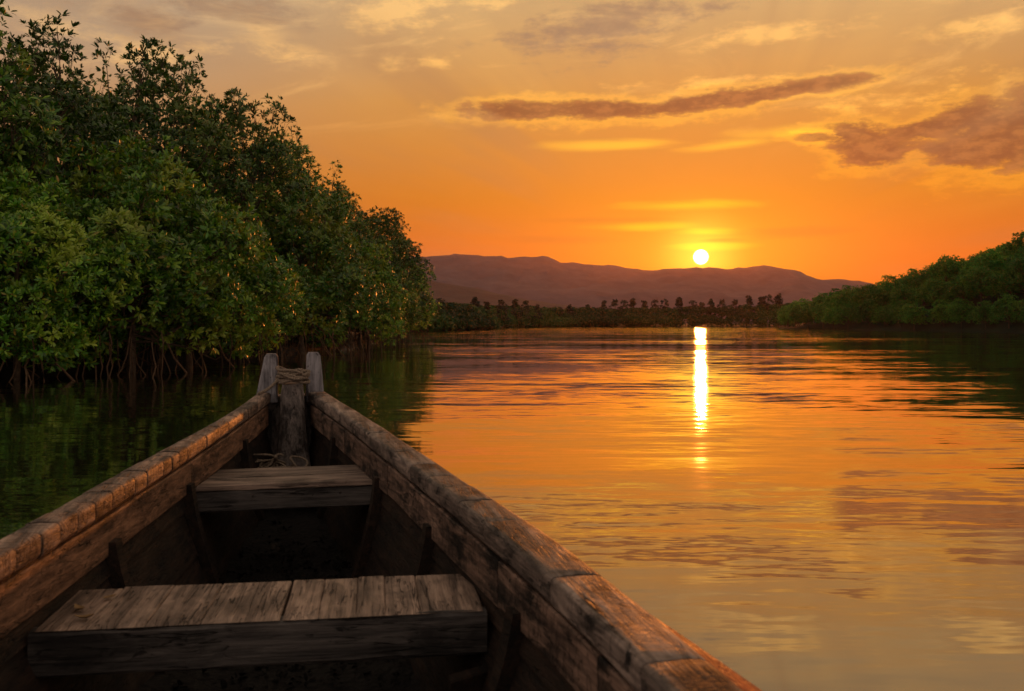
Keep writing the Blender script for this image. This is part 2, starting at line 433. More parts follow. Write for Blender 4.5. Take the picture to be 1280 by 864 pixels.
# left bank: strip of mud behind the prop roots
left_line = [(-14, -20), (-11.5, 0), (-10.6, 8), (-9.6, 14), (-8.6, 19), (-7.7, 24), (-7.2, 31), (-7.0, 40), (-7.2, 50), (-7.6, 57), (-11, 64), (-19, 80), (-24, 100)]
def land_strip(line, depth, name, mat, zedge=-0.25, ztop=0.35, dirx=-1, hf=None, nseg=8):
    V = []; F = []
    P2 = []
    for (a, b2) in zip(line[:-1], line[1:]):
        n = max(1, int(math.hypot(b2[0] - a[0], b2[1] - a[1]) / 3.0)); n = min(n, 60)
        for k in range(n): P2.append((a[0] + (b2[0] - a[0]) * k / n, a[1] + (b2[1] - a[1]) * k / n))
    P2.append(line[-1])
    m_ = nseg + 1
    for (x, y) in P2:
        for k in range(m_):
            u = k / nseg; dd = depth * u ** 2
            xx = x + dirx[0] * dd if isinstance(dirx, tuple) else x + dirx * dd
            yy = y + dirx[1] * dd if isinstance(dirx, tuple) else y
            if k == 0: z = zedge
            else:
                z = ztop * min(1, u * 3) + 0.12 * fbm(xx, yy, 0.4)
                if hf: z += hf(xx, yy, dd)
            V.append((xx, yy, z))
    for j in range(len(P2) - 1):
        for k in range(nseg):
            a = j * m_ + k; f = (a, a + 1, a + m_ + 1, a + m_)
            F.append(f)
    return link(name, mesh_pd(name, V, F, mat, True), None, 'structure')
land_strip(left_line, 60, 'left_riverbank', M['mud'], hf=lambda x, y, d: min(1.6, d * 0.14), nseg=14)

# right bank with its wooded hill
right_line = [(66, 20), (63, 60), (60, 90), (58.5, 105), (56, 125), (52, 145), (49.5, 160), (49.5, 172), (54, 182), (66, 196), (90, 215)]
def right_edge_x(y):
    ys = [p[1] for p in right_line]; xs = [p[0] for p in right_line]
    return float(np.interp(y, ys, xs))
def hill_h(x, y, d):
    cap_ = float(np.interp(y, [0, 60, 100, 130, 150, 165, 180, 215], [26, 26, 22, 14.5, 8.0, 3.2, 0.8, 0.0]))
    return cap_ * (1 - math.exp(-max(0, d - 1.0) / 20.0)) * 1.05 + 0.4 * fbm(x, y, 0.08) * min(1, d / 10)
land_strip(right_line, 170, 'right_riverbank_hill', M['hill'], dirx=1, hf=hill_h, nseg=22)

# far shore
far_line = [(-19, 88), (-14, 100), (-10.5, 112), (-6, 135), (-3.5, 160), (-4, 190), (5, 225), (30, 250), (60, 262), (95, 268), (140, 272), (260, 275)]
land_strip(list(reversed(far_line)), 300, 'far_shore', M['mud'], dirx=(-0.25, 1.0), nseg=10)

# mountains
def mountain(name, pts, dist, mat, depth, z0=-2, seed=0.0, rough=0.06):
    xs = np.array([p[0] for p in pts], float); hs = np.array([(404 - p[1]) / FPX * dist + 1.0 for p in pts])
    nU, nV = 260, 40
    V = []; F = []
    us = np.linspace(xs[0], xs[-1], nU)
    for i in range(nU):
        h = float(np.interp(us[i], xs, hs)); X0 = W(us[i], dist)
        for j in range(nV):
            v = -1 + 2.0 * j / (nV - 1)
            yy = dist + v * depth
            prof = max(0.0, 1 - abs(v)) ** (0.85)
            n1 = mnoise.fractal(Vector((X0 * 0.0035 + seed, yy * 0.0035, seed)), 0.8, 2.0, 6)
            n2 = mnoise.fractal(Vector((X0 * 0.02 + seed, yy * 0.02, seed)), 0.8, 2.0, 4)
            mod = 1 - abs(v) * 0.0
            z = h * prof * (1 + 0.55 * n1 * (1 - prof) * 1.2) + n2 * h * rough * 0.5
            V.append((X0 * yy / dist if False else X0, yy, max(z, z0 if abs(v) > 0.98 else z)))
    for i in range(nU - 1):
        for j in range(nV - 1):
            a = i * nV + j; F.append((a, a + nV, a + nV + 1, a + 1))
    return link(name, mesh_pd(name, V, F, mat, True), None, 'structure')
ridge = [(-400, 330), (-100, 318), (200, 322), (400, 316), (480, 320), (535, 318), (570, 316.5), (605, 319), (650, 319.5), (682, 319.5), (700, 325), (722, 328), (745, 330), (785, 334),
         (805, 337.5), (840, 336), (872, 334), (890, 333), (915, 335), (940, 332), (960, 331), (980, 335), (1000, 342), (1018, 350),
         (1035, 349), (1055, 349), (1075, 353), (1100, 362), (1200, 372), (1500, 385)]
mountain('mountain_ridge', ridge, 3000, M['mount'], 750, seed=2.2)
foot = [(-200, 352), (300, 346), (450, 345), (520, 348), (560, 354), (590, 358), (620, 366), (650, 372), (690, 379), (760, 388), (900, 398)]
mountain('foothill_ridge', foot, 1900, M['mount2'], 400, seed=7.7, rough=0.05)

# ------------------------------------------------------------------ foliage
def leaves_np(C, N, nper, L, rng, wid=0.36, six=True, tilt=(0.5, 1.35)):
    """whorls of leaves at points C with axes N"""
    n = len(C)
    C = np.repeat(C, nper, 0); N = np.repeat(N, nper, 0)
    m = n * nper
    a = np.cross(N, rng.normal(size=(m, 3))); a /= np.linalg.norm(a, axis=1)[:, None] + 1e-9
    t = (np.repeat(rng.uniform(-0.15, 0.2, n), nper) + rng.uniform(tilt[0], tilt[1], m))[:, None]
    D = N * np.cos(t) + a * np.sin(t)                      # leaf direction
    Wd = np.cross(D, N); Wd /= np.linalg.norm(Wd, axis=1)[:, None] + 1e-9
    Nn = np.cross(Wd, D)
    ln = (L * np.repeat(rng.uniform(0.65, 1.25, n), nper) * rng.uniform(0.75, 1.2, m))[:, None]
    w = ln * wid * 0.5
    B = C + D * ln * 0.12
    if six:
        pts = [B, B + D * ln * 0.38 + Wd * w + Nn * ln * 0.05, B + D * ln * 0.38 - Wd * w + Nn * ln * 0.05,
               B + D * ln * 0.78 + Wd * w * 0.8 + Nn * ln * 0.02, B + D * ln * 0.78 - Wd * w * 0.8 + Nn * ln * 0.02,
               B + D * ln * 1.02 - Nn * ln * 0.06]
        tri = np.array([[0, 1, 2], [1, 3, 2], [2, 3, 4], [3, 5, 4]])
    else:
        pts = [B, B + D * ln * 0.5 + Wd * w, B + D * ln * 0.5 - Wd * w, B + D * ln]
        tri = np.array([[0, 1, 2], [1, 3, 2]])
    k = len(pts)
    V = np.stack(pts, 1).reshape(-1, 3)
    T = (np.arange(m)[:, None, None] * k + tri[None]).reshape(-1, 3)
    return V, T

def crown(seed, H, Rr, z0, nclump, nros, nper, L, clump_r, six=True, top_sprigs=6, shape=1.0, fl=0.75):
    """returns (leaf mesh arrays, limb V,F)"""
    rng = np.random.default_rng(seed)
    zc = (H + z0) / 2; hz = (H - z0) / 2
    cs = []; rads = []
    tries = 0
    while len(cs) < nclump and tries < 4000:
        tries += 1
        d = rng.normal(size=3); d /= np.linalg.norm(d)
        rr = rng.uniform(0.55, 1.0) ** 0.6
        p = d * rr
        z = zc + p[2] * hz * 0.92
        wz = 1.0 if p[2] < 0 else (1 - 0.25 * p[2] * shape)
        q = np.array([p[0] * Rr * wz, p[1] * Rr * wz, z])
        r = clump_r * rng.uniform(0.7, 1.3)
        if p[2] < 0:      # bottom skirt stays wide
            q[:2] = d[:2] / (np.linalg.norm(d[:2]) + 1e-6) * rng.uniform(0.35, 1.0) * Rr
        if all(np.linalg.norm((q - c)) > (0.62 if six else 0.55) * (r + rq) for c, rq in zip(cs, rads)):
            cs.append(q); rads.append(r)
    for k in range(top_sprigs):
        a = rng.uniform(0, 2 * math.pi); rr = rng.uniform(0, 0.6) * Rr
        cs.append(np.array([math.cos(a) * rr, math.sin(a) * rr, H - 0.12 * H * (rr / Rr) + rng.uniform(-0.05, 0.055) * H])); rads.append(clump_r * rng.uniform(0.42, 0.72))
    Cs = []; Ns = []
    V = []; F = []
    for i, (c, r) in enumerate(zip(cs, rads)):
        sprig = i >= len(cs) - top_sprigs
        n = max(5, int(nros * (r / clump_r) ** 2 * (1.0 if sprig else 1.15)))
        d = rng.normal(size=(n, 3)); d[:, 2] += 0.35; d /= np.linalg.norm(d, axis=1)[:, None]
        rad = r * rng.uniform(0.66, 1.08, n) ** 0.6
        bum = 1 + 0.22 * np.sin(d[:, 0] * 5 + i) * np.cos(d[:, 1] * 4 + i * 2)
        p = c + d * (rad * bum)[:, None] * np.array([1, 1, fl if not sprig else 1.1])
        keep = p[:, 2] > z0 * (0.62 if six else 0.95)
        Cs.append(p[keep])
        out = (c - np.array([0, 0, zc])); out = out / (np.linalg.norm(out) + 1e-6)
        nn = d + out * 0.45 + np.array([0, 0, 0.55]) + rng.normal(size=(n, 3)) * 0.25
        nn /= np.linalg.norm(nn, axis=1)[:, None]
        Ns.append(nn[keep])
        # limb
        zt = max(z0 + 0.2, min(c[2] * 0.62, H * 0.66))
        st = Vector((0, 0, zt)); en = Vector(c) ; mid = st.lerp(en, 0.5) + Vector(rng.normal(size=3) * 0.12 * Rr) + Vector((0, 0, -0.06 * H))
        pth = [st, st.lerp(mid, 0.5) + Vector(rng.normal(size=3) * 0.03 * Rr), mid, mid.lerp(en, 0.6), en]
        b0 = 0.016 * H * (0.22 if sprig else 0.42)
        tube(pth, [b0, b0 * 0.8, b0 * 0.6, b0 * 0.42, b0 * 0.25], 5, V, F)
        for q in range(2 if not six else 5):
            e2 = Vector(p[rng.integers(0, n)])
            tube([en.lerp(mid, 0.2), en.lerp(e2, 0.5) + Vector(rng.normal(size=3) * 0.05 * r), e2], [b0 * 0.25, b0 * 0.18, b0 * 0.1], 3, V, F)
    C = np.concatenate(Cs); N = np.concatenate(Ns)
    LV, LT = leaves_np(C, N, nper, L, rng, six=six, wid=0.31 if six else 0.6)
    return LV, LT, V, F

def trunk_mesh(name, H, r, seed, mat, z0=-0.3):
    rng = random.Random(seed)
    pth = []; rs = []
    x = y = 0.0
    for k in range(9):
        u = k / 8; z = z0 + (H * 0.72 - z0) * u
        pth.append((x, y, z)); rs.append(r * (1.25 - 1.0 * u) * (1 + 0.15 * rng.uniform(-1, 1)))
        x += rng.uniform(-0.07, 0.07) * H * 0.15; y += rng.uniform(-0.07, 0.07) * H * 0.15
    V, F = tube(pth, rs, 8)
    return mesh_pd(name, V, F, mat, True)

TOPS = {}
def variants(prefix, specs, leafm):
    out = []
    tops = TOPS.setdefault(prefix, [])
    for sp in specs:
        LV, LT, V, F = crown(**sp)
        tops.append(float(np.percentile(LV[:, 2], 99.93)))
        out.append((mesh_np(prefix + '_crown', LV, LT, leafm), mesh_pd(prefix + '_limbs', V, F, M['bark']),
                    trunk_mesh(prefix + '_trunk', sp['H'], 0.018 * sp['H'], sp['seed'], M['bark'])))
    return out

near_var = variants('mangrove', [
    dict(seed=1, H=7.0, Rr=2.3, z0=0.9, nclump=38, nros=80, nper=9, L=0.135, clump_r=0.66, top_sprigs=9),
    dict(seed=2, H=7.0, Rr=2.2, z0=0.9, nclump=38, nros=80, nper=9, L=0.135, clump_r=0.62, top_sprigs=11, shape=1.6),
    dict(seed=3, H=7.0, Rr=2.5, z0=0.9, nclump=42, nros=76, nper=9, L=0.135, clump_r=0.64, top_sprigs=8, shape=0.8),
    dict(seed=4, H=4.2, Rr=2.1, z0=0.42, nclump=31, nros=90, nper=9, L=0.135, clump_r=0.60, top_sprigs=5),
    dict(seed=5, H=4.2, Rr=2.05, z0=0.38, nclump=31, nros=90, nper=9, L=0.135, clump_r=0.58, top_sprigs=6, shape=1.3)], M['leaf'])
near_var.append((near_var[3][0].copy(), near_var[3][1], near_var[3][2])); TOPS['mangrove'].append(TOPS['mangrove'][3])  # bush copy that keeps the darker leaf, shade put into its colour
for _v in near_var[3:5]: _v[0].materials[0] = M['leaf_low_lit']
mid_var = variants('hillside_tree', [
    dict(seed=s, H=5.6, Rr=2.35, z0=1.7, nclump=24, nros=42, nper=6, L=0.25, clump_r=0.85, six=False, top_sprigs=t, shape=sh, fl=0.9)
    for s, t, sh in ((11, 2, 0.8), (12, 3, 1.4), (13, 1, 1.0), (14, 4, 1.8))], M['leaf_mid'])

# prop roots
root_me = []
for k in range(7):
    rg = random.Random(50 + k)
    r1 = rg.uniform(1.0, 2.3); h1 = rg.uniform(0.7, 1.35)
    pth = []
    for i in range(8):
        u = i / 7
        pth.append((r1 * (u ** 1.15) + 0.05 * rg.uniform(-1, 1), 0.08 * rg.uniform(-1, 1) + 0.18 * math.sin(u * 3) * (k % 3 - 1), h1 * (1 - u ** rg.uniform(1.7, 2.4)) - 0.28 * u))
    rr = rg.uniform(0.012, 0.024)
    V, F = tube(pth, [rr * 1.3, rr * 1.15, rr, rr * 0.95, rr * 0.9, rr * 0.85, rr * 0.8, rr * 0.7], 6)
    if k % 2 == 0:
        j = rg.randint(2, 4); p = Vector(pth[j])
        tube([p, p + Vector((0.12, 0.08, -0.25)), (p.x + 0.2, p.y + 0.12, -0.25)], [rr * 0.8, rr * 0.7, rr * 0.6], 5, V, F)
    root_me.append(mesh_pd('prop_root', V, F, M['root'], True))
drop_me = []
for k in range(4):
    rg = random.Random(80 + k); h1 = rg.uniform(0.8, 1.15)
    pth = [(0.05 * rg.uniform(-1, 1) + 0.12 * i / 5 * (k % 2), 0.05 * rg.uniform(-1, 1), h1 + (-0.25 - h1) * i / 5) for i in range(6)]
    V, F = tube(pth, [0.012, 0.014, 0.015, 0.016, 0.017, 0.018], 5)
    drop_me.append(mesh_pd('prop_root', V, F, M['root'], True))

rnd = random.Random(5)
def plant_tree(name, var, loc, s, rz, label, cat, group, roots=0, sz=None, spread=1.0, face=None):
    t = empty(name, loc, rz, label, cat, group)
    t.scale = (s * spread, s * spread, (sz or s))
    link('trunk', var[2], t); link('crown', var[0], t); link('limbs', var[1], t)
    for k in range(roots):
        drop = k % 5 > 1
        me = rnd.choice(drop_me if drop else root_me)
        o = link('prop_root', me, t)
        fa = (face if face is not None else 0) - rz
        a = fa + rnd.uniform(-1.5, 1.5)
        if drop:
            rr = rnd.uniform(0.9, 2.0); o.location = (math.cos(a) * rr / s, math.sin(a) * rr / s, 0)
        o.rotation_euler = (0, 0, a)
        k2 = rnd.uniform(0.8, 1.15); o.scale = (k2 / (s * spread), k2 / (s * spread), k2 / (sz or s))
    return t
LG = 'mangrove trees along the left bank'
# photo column, distance, crown top row, variant, behind-waterline flag, label
left_trees = [
 (-75, 15.5, -40, 0, 'tall mangrove at the left photo edge beside the boat, mostly cut off'),
 (38, 18.5, 40, 1, 'tall mangrove with spiky sprigs on top, nearest the left photo edge'),
 (112, 23.5, 105, 2, 'mangrove in the dip between the first two tall tops from the left'),
 (188, 23.0, 66, 1, 'tallest airy mangrove top with forked bare twigs, second peak from the left'),
 (250, 27.0, 136, 0, 'mangrove just right of the tallest airy top, against the orange sky'),
 (302, 28.0, 128, 1, 'mangrove with a lone spiky sprig, third peak from the left'),
 (345, 32.0, 178, 2, 'mangrove on the slope right of the third peak of the left bank'),
 (384, 35.0, 212, 1, 'mangrove with thin sprigs halfway down the left bank skyline'),
 (424, 39.0, 240, 0, 'mangrove with a small knob of leaves, above the right bow horn'),
 (460, 43.5, 272, 2, 'rounded mangrove right of the bow horns, below the skyline knob'),
 (480, 49.0, 274, 1, 'leafy mangrove, third from the far end of the left bank'),
 (499, 54.0, 305, 0, 'mangrove with see-through top, next to last on the left bank'),
]
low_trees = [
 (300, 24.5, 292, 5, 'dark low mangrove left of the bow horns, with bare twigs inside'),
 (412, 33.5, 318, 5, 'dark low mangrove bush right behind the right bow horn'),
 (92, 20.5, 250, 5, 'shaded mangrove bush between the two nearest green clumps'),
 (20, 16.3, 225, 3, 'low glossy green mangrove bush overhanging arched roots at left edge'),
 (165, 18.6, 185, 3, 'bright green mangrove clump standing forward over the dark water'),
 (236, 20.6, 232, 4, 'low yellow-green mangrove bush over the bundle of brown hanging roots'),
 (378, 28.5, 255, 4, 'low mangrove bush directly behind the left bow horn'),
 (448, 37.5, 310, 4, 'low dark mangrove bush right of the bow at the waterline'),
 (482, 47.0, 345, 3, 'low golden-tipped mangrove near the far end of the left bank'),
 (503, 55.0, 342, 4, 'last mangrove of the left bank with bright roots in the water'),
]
for (px, d, top, v, lab) in left_trees:
    d += 2.0; Hw = (404 - top + 13) / FPX * d + 1.0
    s = Hw / TOPS['mangrove'][v]
    plant_tree('mangrove_tree', near_var[v], (W(px, d), d, 0.0), min(1.08, s), rnd.uniform(0, 6.28), lab, 'tree', LG, 5, sz=s, face=-0.9)
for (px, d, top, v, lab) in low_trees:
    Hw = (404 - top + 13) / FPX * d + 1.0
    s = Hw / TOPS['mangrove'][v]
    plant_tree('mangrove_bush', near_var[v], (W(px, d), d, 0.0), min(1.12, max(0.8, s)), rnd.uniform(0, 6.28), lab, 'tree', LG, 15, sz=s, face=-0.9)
# inner row that closes the wood behind
for k, (x, y) in enumerate([(-12.5, 10.5), (-14, 16), (-14.5, 21.5), (-12.3, 26), (-12, 31), (-12.2, 36), (-11.5, 42), (-11.5, 48), (-11.5, 54), (-18, 24), (-17, 33), (-16, 44)]):
    s = rnd.uniform(0.84, 0.92) if y > 25 else 0.82
    plant_tree('mangrove_tree', near_var[k % 3], (x, y, 0.3), 1.05, rnd.uniform(0, 6.28), 'shaded mangrove filling the gaps behind the front row of the left bank', 'tree',
               'mangroves of the inner row on the left bank', 0, sz=s)

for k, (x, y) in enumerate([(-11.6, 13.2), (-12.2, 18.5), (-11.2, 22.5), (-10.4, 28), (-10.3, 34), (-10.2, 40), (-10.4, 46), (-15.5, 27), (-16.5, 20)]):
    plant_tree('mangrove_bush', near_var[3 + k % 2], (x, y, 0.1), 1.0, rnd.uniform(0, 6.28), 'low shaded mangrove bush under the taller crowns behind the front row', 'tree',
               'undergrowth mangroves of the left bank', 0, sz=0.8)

# right bank
nm = ['first', 'second', 'third', 'fourth', 'fifth', 'sixth', 'seventh', 'eighth', 'ninth', 'tenth', 'eleventh', 'twelfth', 'thirteenth', 'fourteenth',
      'fifteenth', 'sixteenth', 'seventeenth', 'eighteenth', 'nineteenth', 'twentieth', 'twenty-first', 'twenty-second', 'twenty-third', 'twenty-fourth', 'twenty-fifth',
      'twenty-sixth', 'twenty-seventh', 'twenty-eighth', 'twenty-ninth', 'thirtieth', 'thirty-first', 'thirty-second', 'thirty-third', 'thirty-fourth']
rowname = ['waterside row', 'second row up', 'third row up', 'fourth row up', 'fifth row up', 'sixth row up', 'seventh row up', 'topmost row']
for row, dd in enumerate([0.8, 4.5, 8.5, 13.0, 18.0, 24.0, 31.0, 39.0]):
    n = 0; y = 178.0 - row * 2.2
    while y > 62 + row * 1.5 and n < 34:
        ex = right_edge_x(y)
        x = ex + dd + rnd.uniform(-0.6, 0.8)
        z = hill_h(x, y, dd) + (0.1 if row else -0.1)
        px = 640 + FPX * x / y
        if px < 1345:
            if row == 0: lab = '%s bush from the point in the waterside row of the right bank' % nm[n]
            else: lab = 'bushy tree on the right hillside, %s, %s from the left' % (rowname[row], nm[n])
            s = rnd.uniform(0.74, 0.98) * (0.8 if (row == 0 or y > 165) else 1.0)
            plant_tree('hillside_tree', mid_var[rnd.randrange(4)], (x, y, z), s * 0.98, rnd.uniform(0, 6.28), lab, 'tree', 'trees on the right bank', 0, sz=s * rnd.uniform(0.85, 1.1))
            n += 1
        y -= rnd.uniform(3.6, 5.0) * (1.0 + row * 0.03)

# far shore wood: one mass of crowns nobody could count
rng = np.random.default_rng(77)
fx, fy = np.array([p[0] for p in far_line], float), np.array([p[1] for p in far_line], float)
seg = np.concatenate([[0], np.cumsum(np.hypot(np.diff(fx), np.diff(fy)))])
Cs, Ns = [], []
def far_h(px):
    return float(np.interp(px, [540, 560, 600, 640, 700, 800, 900, 980, 1100], [377, 378, 381, 381.5, 384, 384, 381, 377, 372]))
for k in range(1050):
    u = rng.uniform(0, seg[-1] * 0.86) if k % 3 else rng.uniform(0, seg[-1] * 0.45)
    x = np.interp(u, seg, fx); y = np.interp(u, seg, fy)
    dd = rng.choice([0.5, 2, 4, 7, 11, 16]) + rng.uniform(0, 1.5)
    x -= 0.35 * dd; y += dd * 0.9
    px = 640 + FPX * x / y
    top = (404 - far_h(px)) / FPX * y + 1.0
    z = max(0.6, top * min(1, 0.45 + dd / 14.0) - 1.9 + rng.uniform(-0.35, 0.3))
    r = rng.uniform(0.9, 1.7)
    n = 130
    d = rng.normal(size=(n, 3)); d[:, 2] = np.abs(d[:, 2]) * 1.0; d /= np.linalg.norm(d, axis=1)[:, None]
    p = np.array([x, y, z]) + d * r * np.array([1.1, 1.0, 0.85])
    Cs.append(p); Ns.append(d)
    q = p[rng.integers(0, n, 26)].copy(); q[:, 2] = rng.uniform(0.15, max(0.3, z), 26); Cs.append(q); Ns.append(d[:26] * 1.0)
V_, T_ = leaves_np(np.concatenate(Cs), np.concatenate(Ns), 4, 0.42, rng, 0.75, False)
o = link('far_mangrove_wood', mesh_np('far_mangrove_wood', V_, T_, M['leaf_far']), None, 'stuff')
props(o, 'low dark mangrove wood along the far shore below the mountains', 'wood')

# tall trees poking above the far wood
def conifer(seed, H, kind):
    rg = np.random.default_rng(seed)
    C, N = [], []
    for k in range(int(40 * (1.3 if kind else 1))):
        u = rg.uniform(0, 1)
        z = H * (0.30 + 0.68 * u)
        w = (0.24 * H * (1 - u) ** 0.7 + 0.05 * H) if kind == 0 else 0.21 * H * (1 - u) ** 0.9 + 0.03 * H
        a = rg.uniform(0, 6.28); rr = w * rg.uniform(0.3, 1)
        for q in range(5):
            C.append([math.cos(a) * rr + rg.normal() * 0.12, math.sin(a) * rr + rg.normal() * 0.12, z - rr * 0.15 + rg.normal() * 0.1])
            N.append([math.cos(a), math.sin(a), 0.5])
    C = np.array(C); N = np.array(N); N /= np.linalg.norm(N, axis=1)[:, None]
    V, T = leaves_np(C, N, 6, 0.36, rg, 0.5, False)
    tv, tf = tube([(0, 0, 0), (0.03, 0, H * 0.5), (0, 0.02, H * 0.97)], [0.10, 0.07, 0.02], 5)
    return mesh_np('conifer_crown', V, T, M['leaf_dark']), mesh_pd('conifer_trunk', tv, tf, M['bark'])
con = [conifer(91, 6.5, 0), conifer(92, 6.5, 1), conifer(93, 6.5, 0), conifer(94, 6.5, 1), conifer(95, 6.5, 0)]
cpx = [(549, 373), (594, 373), (608, 376), (627, 374), (644, 376), (657, 375), (672, 378), (700, 381), (712, 380), (735, 379), (755, 377), (769, 375), (780, 376), (791, 374),
       (805, 373), (819, 375), (831, 375), (849, 373), (866, 374), (877, 375), (889, 374), (903, 373), (919, 372), (936, 371), (953, 371), (962, 370), (973, 368)]
for i, (px, top) in enumerate(cpx):
    Y = float(np.interp(px, [540, 600, 660, 760, 870, 980], [128, 165, 225, 262, 272, 280])) + rnd.uniform(-3, 5)
    Hh = (404 - top + rnd.uniform(-3.5, 1.8)) / FPX * Y + 1.0
    lab = ('%s tree from the left poking above the far wood on the skyline' % nm[i])
    if i == len(cpx) - 1: lab = 'last dark tree above the far wood, beside the tip of the right bank'
    t = empty('skyline_tree', (W(px, Y), Y, 0), rnd.uniform(0, 6.28), lab, 'tree', 'tall trees above the far wood')
    c = con[rnd.randrange(5)]; s = Hh / 6.5; q = rnd.uniform(0.85, 1.25); t.scale = (s * q, s * q, s)
    link('trunk', c[1], t); link('crown', c[0], t)

# ------------------------------------------------------------------ the boat (local frame: +Y to the bow, X across)
boat = empty('wooden_boat', (0, 0, 0), R(13.4), 'weathered brown wooden rowing boat with plank seats, seen from inside towards its bow', 'boat')
TS = [-1.0, 0.2, 1, 1.5, 2, 2.5, 3, 3.5, 4, 4.5, 5, 5.25]
TLo = [.74, .80, .77, .722, .655, .572, .495, .408, .325, .257, .2, .180]
TLi = [.66, .71, .68, .635, .575, .488, .41, .33, .255, .19, .125, .10]
TRo = [.55, .60, .605, .592, .56, .500, .44, .382, .325, .26, .193, .165]
TRi = [.45, .49, .493, .485, .445, .395, .34, .284, .226, .163, .093, .06]
def sm(s, T):
    # smoothed interpolation
    return float(sum(np.interp(s + k * 0.12, TS, T) for k in (-1, 0, 1)) / 3) if s < 5.1 else float(np.interp(s, TS, T))
def zc_(s): return 1 - (0.50 - 0.13 * ((s - 1) / 4.2))
def inner(side, s): return sm(s, TLi if side < 0 else TRi)
def outer(side, s): return sm(s, TLo if side < 0 else TRo)
def jit(p, a, f=6.0, seed=0.0):
    n = mnoise.noise_vector(Vector((p[0] * f + seed, p[1] * f, p[2] * f)))
    return (p[0] + n.x * a, p[1] + n.y * a * 0.3, p[2] + n.z * a)
def loft(name, secs, mat, parent, closed=True, jitter=0.0, smooth_=False, seed=0.0):
    V = []; F = []; n = len(secs[0])
    for s in secs:
        for p in s: V.append(jit(p, jitter, seed=seed) if jitter else p)
    for i in range(len(secs) - 1):
        for k in range(n if closed else n - 1):
            k2 = (k + 1) % n
            F.append((i * n + k, i * n + k2, (i + 1) * n + k2, (i + 1) * n + k))
    if closed:
        F.append(tuple(reversed(range(n)))); F.append(tuple((len(secs) - 1) * n + k for k in range(n)))
    me = mesh_pd(name, V, F, mat, smooth_)
    import bmesh
    bm = bmesh.new(); bm.from_mesh(me); bmesh.ops.recalc_face_normals(bm, faces=bm.faces); bm.to_mesh(me); bm.free()
    if smooth_:
        me.polygons.foreach_set('use_smooth', [len(p.vertices) == 4 for p in me.polygons])
        me.set_sharp_from_angle(angle=R(32))
    return link(name, me, parent)
def cap_section(side, s, shrink=0.0, dz=0.0, dw=0.0):
    ti, to, z = inner(side, s) + dw, outer(side, s), zc_(s) + dz
    prof = []                                   # (t, z) from the outer bottom round to the inner bottom
    prof += [(to - 0.004, z - 0.060), (to, z - 0.050), (to, z - 0.018), (to - 0.005, z - 0.006), (to - 0.016, z - 0.0005)]
    prof += [(to - 0.022, z), (to * 0.6 + ti * 0.4, z + 0.0015), (ti + 0.026, z + 0.0005), (ti + 0.018, z)]
    for a in (15, 35, 55, 75): prof.append((ti + 0.014 - 0.013 * math.sin(R(a)), z - 0.013 + 0.013 * math.cos(R(a))))
    prof += [(ti + 0.001, z - 0.030), (ti + 0.002, z - 0.046), (ti + 0.010, z - 0.057), (ti + 0.016, z - 0.060)]
    cx = sum(p[0] for p in prof) / len(prof); cz = z - 0.028
    out = []
    for (t, zz) in prof:
        t = cx + (t - cx) * (1 - shrink); zz = cz + (zz - cz) * (1 - shrink)
        out.append((side * t, s, zz))
    return out
seamL = [-1.0, -.5, 0.0, 0.35, 0.66, 0.95, 1.2, 1.42, 1.62, 1.80, 1.95, 2.1, 2.22, 2.31, 2.41, 2.52, 2.64, 2.73, 2.83, 2.93, 3.09, 3.18, 3.26, 3.36, 3.48, 3.62, 3.74, 3.85, 4.0, 4.17, 4.42, 4.69, 4.95, 5.22]
seamR = [-1.0, -.4, .2, .7, .98, 1.25, 1.67, 2.11, 2.34, 2.52, 2.68, 2.87, 3.12, 3.32, 3.56, 3.86, 4.2, 4.6, 4.9, 5.22]
rb = random.Random(3)
for side, seams in ((-1, seamL), (1, seamR)):
    mat = M['cap'] if side < 0 else M['cap_dark']
    for a, b in zip(seams[:-1], seams[1:]):
        g = rb.uniform(0.0012, 0.0030) if side < 0 else rb.uniform(0.0004, 0.0012)
        if side > 0 and abs(a - 1.25) < .01 or abs(a - 1.67) < .01: g = 0.003
        dz = rb.uniform(-0.0015, 0.0015); dw = rb.uniform(-0.0018, 0.0018)
        n = max(3, int((b - a) / 0.05))
        ss = [a + g] + [a + g + 0.004] + [a + (b - a) * k / n for k in range(1, n)] + [b - g - 0.004, b - g]
        secs = [cap_section(side, s, (0.022 if k in (0, len(ss) - 1) else (0.0)), dz, dw) for k, s in enumerate(ss)]
        loft('rail_block', secs, mat, boat, True, 0.0014, True, seed=a * 3 + side)
# inner side boards under the rail
def board_secs(side, a, b, z1, z2, t_off, th, step=0.07, endpull=0.003):
    n = max(2, int((b - a) / step)); out = []
    for k in range(n + 1):
        s = a + (b - a) * k / n; z = zc_(s); ti = inner(side, s) + t_off
        e = 0.004
        sec = [(ti + th, z + z1), (ti + e, z + z1), (ti, z + z1 - e), (ti, z + z2 + e), (ti + e, z + z2), (ti + th, z + z2)]
        out.append([(side * t, s, zz) for t, zz in sec])
    return out
for a, b in ((-1.0, 1.3), (1.304, 3.42), (3.424, 5.05)):
    loft('side_board', board_secs(-1, a, b, -0.064, -0.172, 0.006, 0.03), M['wale'], boat, True, 0.002, False)
cuts = [-1.0, 0.4, 1.45, 2.02, 2.55, 2.9, 3.22, 3.62, 4.1, 5.05]
for a, b in zip(cuts[:-1], cuts[1:]):
    loft('side_board', board_secs(1, a + 0.0006, b - 0.0006, -0.064, -0.172 + rb.uniform(-.002, .002), 0.006 + rb.uniform(-.0015, .0015), 0.03), M['wale_r'], boat, True, 0.002, False, seed=a)
